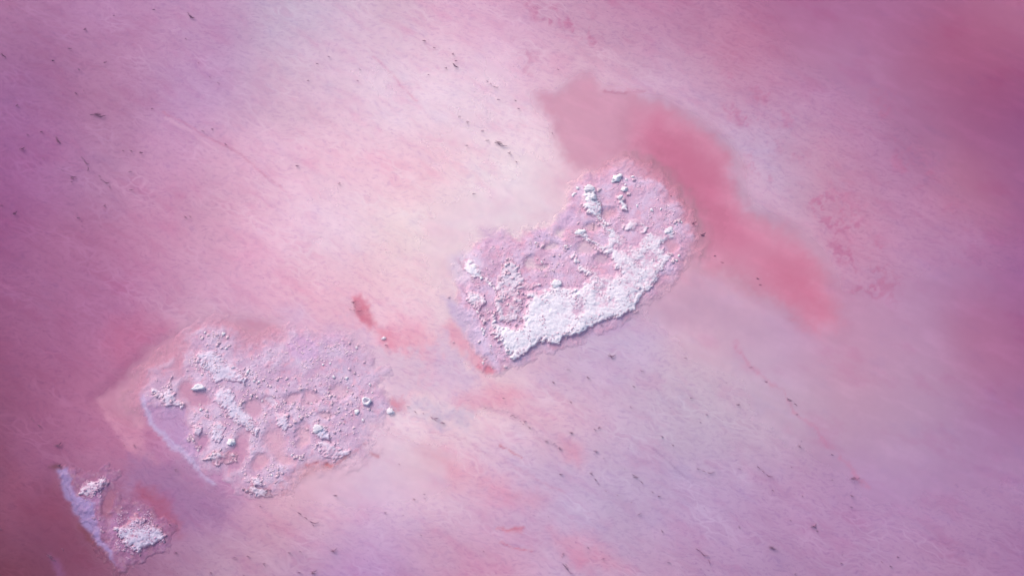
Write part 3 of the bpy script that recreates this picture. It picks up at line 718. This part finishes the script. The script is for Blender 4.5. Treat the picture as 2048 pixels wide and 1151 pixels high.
LUMP_AT = []
def lumps(seq, z, r0, r1, label, group, white=.12, kinds=None):
    for a, b in seq:
        w = rnd.random() < white
        u, v = z[0]+a*z[2], z[1]+b*z[2]
        LUMP_AT.append((put("salt_lump", rnd.choice(kinds or (WHITES if w else LUMPS)), u, v, rnd.uniform(r0*.8, r1*.92), label, "salt lump", group), u, v))
def cloud(cx, cy, rx, ry, n, rot=0):
    out = []
    for i in range(n):
        a = rnd.uniform(0, 6.28); r = math.sqrt(rnd.random())
        p, q = rx*r*math.cos(a), ry*r*math.sin(a)
        out.append((cx+p*math.cos(rot)-q*math.sin(rot), cy+p*math.sin(rot)+q*math.cos(rot)))
    return out
def along(seq, n, j):
    out = []
    for i in range(n):
        t = rnd.uniform(0, len(seq)-1.001); k = int(t); f = t-k
        out.append((seq[k][0]*(1-f)+seq[k+1][0]*f+rnd.uniform(-j, j), seq[k][1]*(1-f)+seq[k+1][1]*f+rnd.uniform(-j, j)))
    return out
lumps([(1385,85),(1130,155),(1115,180),(1040,135),(840,348),(765,360),(1195,333),(1040,408),(1095,447),(820,492),(878,488),(945,528),(1012,502),(1255,567),(1025,600),(1078,578),(1015,638),(1070,662),(990,685),(525,612),(530,580),(680,580),(688,628),(595,560),(405,565),(385,505),(300,500),(325,495),(285,515),(470,500),(185,580),(213,583),(95,592),(275,632),(378,622),(125,655),(310,695),(75,700),(255,697),(15,680),(125,735),(135,830),(365,752),(455,750),(455,770),(598,750),(640,765),(690,735),(762,718),(805,690),(840,688),(832,602),(885,688),(820,650),(858,748),(855,770),(495,800),(500,815),(430,815),(405,835),(325,805),(640,868),(595,892),(545,905),(520,900),(540,920),(770,845),(815,848),(898,868),(930,855),(1008,825),(1020,770),(1060,765),(930,815),(1008,882),(835,885),(775,905),(830,930),(715,935),(715,970),(655,1070),(470,958),(600,1030),(970,918),(945,965),(980,972),(1085,1020),(880,1010),(885,1068),(940,1045),(1180,935),(1185,950),(1245,825),(1255,715),(1115,700),(1280,650),(160,875),(395,895),(425,995),(45,660)], ZE, 2.1, 3.7,
      "small pale pink salt lump scattered over the right half of the middle island", "lumps on the middle island's right half")
lumps(cloud(500,260,90,60,14)+cloud(690,450,70,40,14,.3)+cloud(660,560,50,60,8)+along([(440,880),(520,840),(600,860),(590,900)],12,14), ZB, 2.0, 3.6,
      "small pale pink salt lump round the slanting crusts of the middle island", "lumps on the middle island's left half")
lumps(along([(170,540),(260,575),(350,610)],8,12)+along([(400,590),(450,640),(470,670)],7,10)+along([(380,740),(370,790),(420,840)],12,18)+[(430,250),(420,240),(510,238),(430,440)], ZB, 2.0, 3.6,
      "small pink salt lump at the left end of the middle island by the lilac shelf", "lumps at the middle island's left end")
lumps(cloud(780,950,70,40,12)+[(655,962),(640,1040),(810,1005),(820,1000)]+along([(890,860),(930,880),(980,860)],8,16), ZB, 2.0, 3.4,
      "small pink salt lump near the bottom edge of the middle island", "lumps at the middle island's bottom")
lumps([(1080,103),(1118,105),(1112,88),(1090,180),(1062,210),(1135,240),(1213,263),(1260,257),(825,147),(800,185),(810,175),(935,157),(862,140),(1075,130)], ZA, 3.0, 4.6,
      "loose salt lump among the boulders at the top of the upper right island", "lumps at the upper island's top", .5)
lumps(cloud(1345,328,26,14,7)+cloud(1328,528,16,14,5)+along([(1290,480),(1350,505)],5,6), ZA, 2.4, 4.0,
      "small salt lump at the right edge of the upper right island", "lumps at the upper island's right edge", .4)
lumps(along([(800,395),(870,420),(920,465),(990,510)],10,8)+along([(935,310),(990,385)],6,8)+cloud(880,340,60,30,7), ZA, 1.9, 3.2,
      "small pink salt lump beside the pond by the upper island's middle finger", "lumps by the upper island's ponds")
lumps(cloud(625,445,28,24,12)+cloud(775,455,26,26,10)+cloud(690,540,90,50,14)+along([(480,500),(440,560),(470,620)],14,16)+cloud(460,680,70,90,16), ZA, 1.9, 3.4,
      "small pink salt lump on the rough left half of the upper right island", "lumps on the upper island's left half")
lumps([(325,882),(335,895),(332,910),(345,920),(320,620),(400,702),(150,716),(175,950),(300,795),(340,845),(320,1025),(345,1035),(335,1042),(378,1082),(330,1060),(310,950),(370,970),(445,1080)], ZA, 2.2, 3.6,
      "small salt lump along the lower left rim of the upper right island", "lumps at the upper island's lower left rim", .4)
lumps(cloud(640,535,70,40,8)+cloud(720,480,30,24,6)+along([(640,740),(700,820),(740,860)],9,14)+along([(860,950),(930,1000)],7,16)+along([(1060,780),(1150,860),(1140,920)],6,14)+[(845,677),(885,712),(965,690),(657,690)], ZC, 1.8, 3.0,
      "small lilac salt lump on the smallest island at the lower left", "lumps on the smallest island", kinds=MAUVES)
# each lump is told by the landmark it lies nearest to
MARKS = [(733,802,"the ring shaped salt block"),(780,822,"the isolated bright white block"),(645,860,"the bright white mound"),(397,774,"the leaf shaped salt slab"),(463,884,"the lone round white block"),
         (425,722,"the upper slanting crust of the middle island"),(475,800,"the lower slanting crust of the middle island"),(515,982,"the dark mound on the middle island's bottom rim"),(438,916,"the lumpy pink mound on the middle island"),
         (562,842,"the small white patch in the middle island's centre"),(345,800,"the white patch at the middle island's left end"),(655,725,"the milky shallows at the middle island's upper right"),(600,780,"the middle of the middle island"),(620,920,"the coral rim below the middle island"),
         (1233,357,"the largest salt boulder"),(1182,395,"the knobbly white ridge"),(1160,464,"the white block on the middle finger"),(1337,461,"the white block at the crust's right end"),(1022,715,"the white sheet's bottom corner"),
         (1112,568,"the rounded block on the white sheet's upper edge"),(935,590,"the crumbly left rim strip"),(1062,525,"the pale pond left of the white sheet"),(1015,590,"the low rough pink crust"),(1350,515,"the upper island's lower right corner"),
         (183,975,"the knobbly lilac patch of the smallest island"),(275,1070,"the white patch of the smallest island"),(215,1040,"the middle of the lilac shelf by the smallest island")]
by = {}
for o, u, v in LUMP_AT:
    k = min(range(len(MARKS)), key=lambda i: (MARKS[i][0]-u)**2+(MARKS[i][1]-v)**2)
    by.setdefault(k, []).append(((MARKS[k][0]-u)**2+(MARKS[k][1]-v)**2, o))
for k, q in by.items():
    q.sort(key=lambda t: t[0])
    for n, (d2, o) in enumerate(q):
        tone = "white" if o.data in WHITES else "lilac" if o.data in MAUVES else "pale pink"
        way = "left of" if o.location.x < at(MARKS[k][0], MARKS[k][1])[0]-.35 else "right of" if o.location.x > at(MARKS[k][0], MARKS[k][1])[0]+.35 else "just above" if o.location.y > at(MARKS[k][0], MARKS[k][1])[1] else "just below"
        if n < 3: o["label"] = ("closest", "second closest", "third closest")[n]+" small salt lump to "+MARKS[k][2]
        else: o["label"] = "small "+tone+" lump "+way+" "+MARKS[k][2]
        o["group"] = "small lumps about "+MARKS[k][2]

# ------------------------------------------------------------------ dark wisps of debris caught in the brine
def wisp_mesh(name, seed, n, spread, length, w):
    r = random.Random(seed); V = []; F = []
    for k in range(n):
        a = r.gauss(0, .22); ln = length*r.uniform(.35, 1.); seg = 5
        x = r.gauss(0, spread*.6); y = -.25*x+r.gauss(0, spread*.12); bend = r.uniform(-.35, .35)
        x -= math.cos(a)*ln/2; y -= math.sin(a)*ln/2
        base = len(V)
        for i in range(seg+1):
            t = i/seg; ww = w*(.25+math.sin(math.pi*min(1, t*1.1+.05))**.8)*r.uniform(.7, 1.25)
            nx, ny = -math.sin(a), math.cos(a)
            z = .008+.012*math.sin(math.pi*t)
            V += [(x+nx*ww, y+ny*ww, z*.4), (x, y, z+ww*.8), (x-nx*ww, y-ny*ww, z*.4), (x, y, -.02)]
            x += math.cos(a)*ln/seg; y += math.sin(a)*ln/seg; a += bend/seg*2+r.uniform(-.25, .25)
        for i in range(seg):
            for j in range(4):
                p = base+i*4+j; q = base+i*4+(j+1) % 4; F.append((p, q, q+4, p+4))
        F.append(tuple(base+j for j in range(4))); F.append(tuple(base+seg*4+3-j for j in range(4)))
    me = bpy.data.meshes.new(name); me.from_pydata(V, [], F); me.materials.append(M_DEB)
    return me
SMALL = [wisp_mesh("debris_wisp", 300+i, 1+i % 2, .10, .19, .008) for i in range(8)]
LARGE = [wisp_mesh("debris_wisp", 400+i, 3+i % 3, .30, .30, .0095) for i in range(8)]
def wisps(z, seq, label, group):
    made = []
    for q in seq:
        u, v = z[0]+q[0]*z[2], z[1]+q[1]*z[2]; b = q[2] if len(q) > 2 else 0
        x, y = at(u, v)
        o = bpy.data.objects.new("debris_wisp", rnd.choice(LARGE if b else SMALL)); C.objects.link(o)
        s = rnd.uniform(.6, 1.0)*(1. if b < 2 else 1.5)
        o.scale = (s, s, 1); o.rotation_euler = (0, 0, rad(-20)+rnd.gauss(0, .22)); o.location = (x, y, max(GROUND(x, y), 0)+.001)
        tag(o, label, "debris", group); made.append(o)
    # the outermost ones of each drift can be told apart
    for word, key in (("leftmost ", lambda q: q.location.x), ("rightmost ", lambda q: -q.location.x), ("uppermost ", lambda q: -q.location.y), ("lowest ", lambda q: q.location.y)):
        o = min((q for q in made if q["label"] == label), key=key, default=None)
        if o is not None and len(made) > 4: o["label"] = word+label
wisps(Z5, [(50,30),(905,65),(930,85,1),(735,45),(25,270,1),(250,290),(405,140),(375,330),(500,298),(890,183),(1210,185),(1575,270),(550,75),(330,230),(1525,305),(1480,385),(1010,370),(1045,395),(950,300)],
      "small dark wisp of debris in the mauve water near the top left corner", "debris near the top left corner")
wisps(Z5, [(80,505),(195,630),(435,548),(478,555,1),(725,520),(700,560),(360,445),(405,435),(95,705,1),(290,683,1),(408,778,1),(300,815),(330,845,1),(340,868),(480,845),(505,875,1),(625,908),(595,722),(632,725),(670,730),(580,762),(620,820),(650,835),(210,760),(130,645)],
      "dark ragged wisp in the cluster on the purple left side of the lake", "debris cluster on the left side")
wisps(Z5, [(370,1040),(55,1025,1),(910,1035),(500,985),(885,1037),(10,985),(840,840),(1020,620),(1080,690),(970,625),(960,600),(1420,793),(1625,878)],
      "small dark speck of debris in the pink water left of the picture's middle", "debris left of the middle")
wisps(Z6, [(480,270),(590,310),(620,385,1),(605,350),(455,430),(550,390),(820,495,1),(848,570),(955,580),(965,622),(635,670),(675,700),(675,835),(870,833,1),(915,878),(960,932),(1168,768),(705,1110),(40,460),(60,400),(430,235),(785,805),(755,750),(1200,400)],
      "small dark wisp of debris on the palest water above the upper right island", "debris on the palest water")
wisps(Z7, [(1020,85),(1105,160),(905,165),(965,277),(1245,270,1),(1255,325),(1270,487),(1285,462),(1435,527),(1440,658),(1560,655,1),(1535,738),(1540,797),(1230,593)],
      "dark wisp of debris along the edge of the smooth mauve water at right", "debris along the smooth mauve water")
wisps(Z7, [(430,185),(415,290),(110,420),(225,400),(250,390),(715,240),(795,325),(765,365),(575,442),(630,485),(280,550),(385,605),(210,625),(460,665,1),(230,515),(300,15,1),(90,95),(190,135),(20,165),(695,38),(465,100),(250,680),(290,717),(350,740),(520,720),(550,740)],
      "small dark wisp on the rippled lilac bed below the upper right island", "debris below the upper right island")
wisps(Z7, [(800,623,1),(965,600),(1100,632,1),(1140,712),(1285,740),(1330,890,1),(1365,922),(1140,1010,1),(965,898),(780,1040,1),(600,1075),(775,1115),(570,918),(420,776),(450,833),(1495,1042),(1490,1085),(1770,1048),(1250,1138),(1735,1098),(200,1005),(265,1060),(60,1050),(85,1110),(1225,865),(1690,1075)],
      "dark wisp of debris on the rippled mauve bed near the bottom right", "debris near the bottom right")
wisps(Z8, [(300,870,2),(320,890),(410,1010,1),(260,1025),(195,1030),(290,1055),(245,1128),(300,1132,1),(885,730),(840,760),(890,755),(690,825),(780,838),(765,580),(370,935),(870,940),(70,1085),(440,740),(50,790),(215,790)],
      "dark wisp of debris in the pink shallows below the middle island", "debris below the middle island")
wisps(Z8, [(1190,1022),(1595,1035),(1615,1105,1),(1520,845),(1730,1008),(1755,510),(1645,420),(1775,395),(1740,625),(1640,265),(1290,240),(1760,655),(1580,630),(1200,290),(1330,330),(1400,360)],
      "small dark wisp on the rippled pink bed right of the picture's lower middle", "debris right of the lower middle")
wisps(ZC, [(380,228,1),(210,50),(265,100),(235,70),(10,825),(440,965),(550,1135),(360,1030,1),(1230,990),(1620,1020),(1690,1140),(1470,1130),(1010,1105),(1720,1010),(1185,790),(1220,410),(1190,450),(860,240),(930,240),(1100,290),(390,385,1)],
      "dark wisp of debris in the red and purple water round the smallest island", "debris round the smallest island")
wisps(ZP, [(600,540),(630,575),(675,645,1),(710,695,1),(770,775),(800,800),(940,865),(955,890)],
      "dark clump in the row along the coral pool's near shore", "debris along the coral pool")
wisps((0, 0, 1), along([(960,808),(1000,815),(1040,840),(1090,880),(1130,900)], 11, 3),
      "dark sliver in the curved drift line right of the picture's lower middle", "drift line right of the lower middle")
wisps((0, 0, 1), along([(815,815),(850,826),(885,845)], 9, 5),
      "dark fleck in the short drift line right of the isolated bright block", "drift line by the isolated block")
wisps((0, 0, 1), [(703,601,1),(708,611),(713,622,1),(770,688),(1205,650),(1310,560)],
      "dark wisp beside a coral stain or crust between the larger islands", "debris between the larger islands")
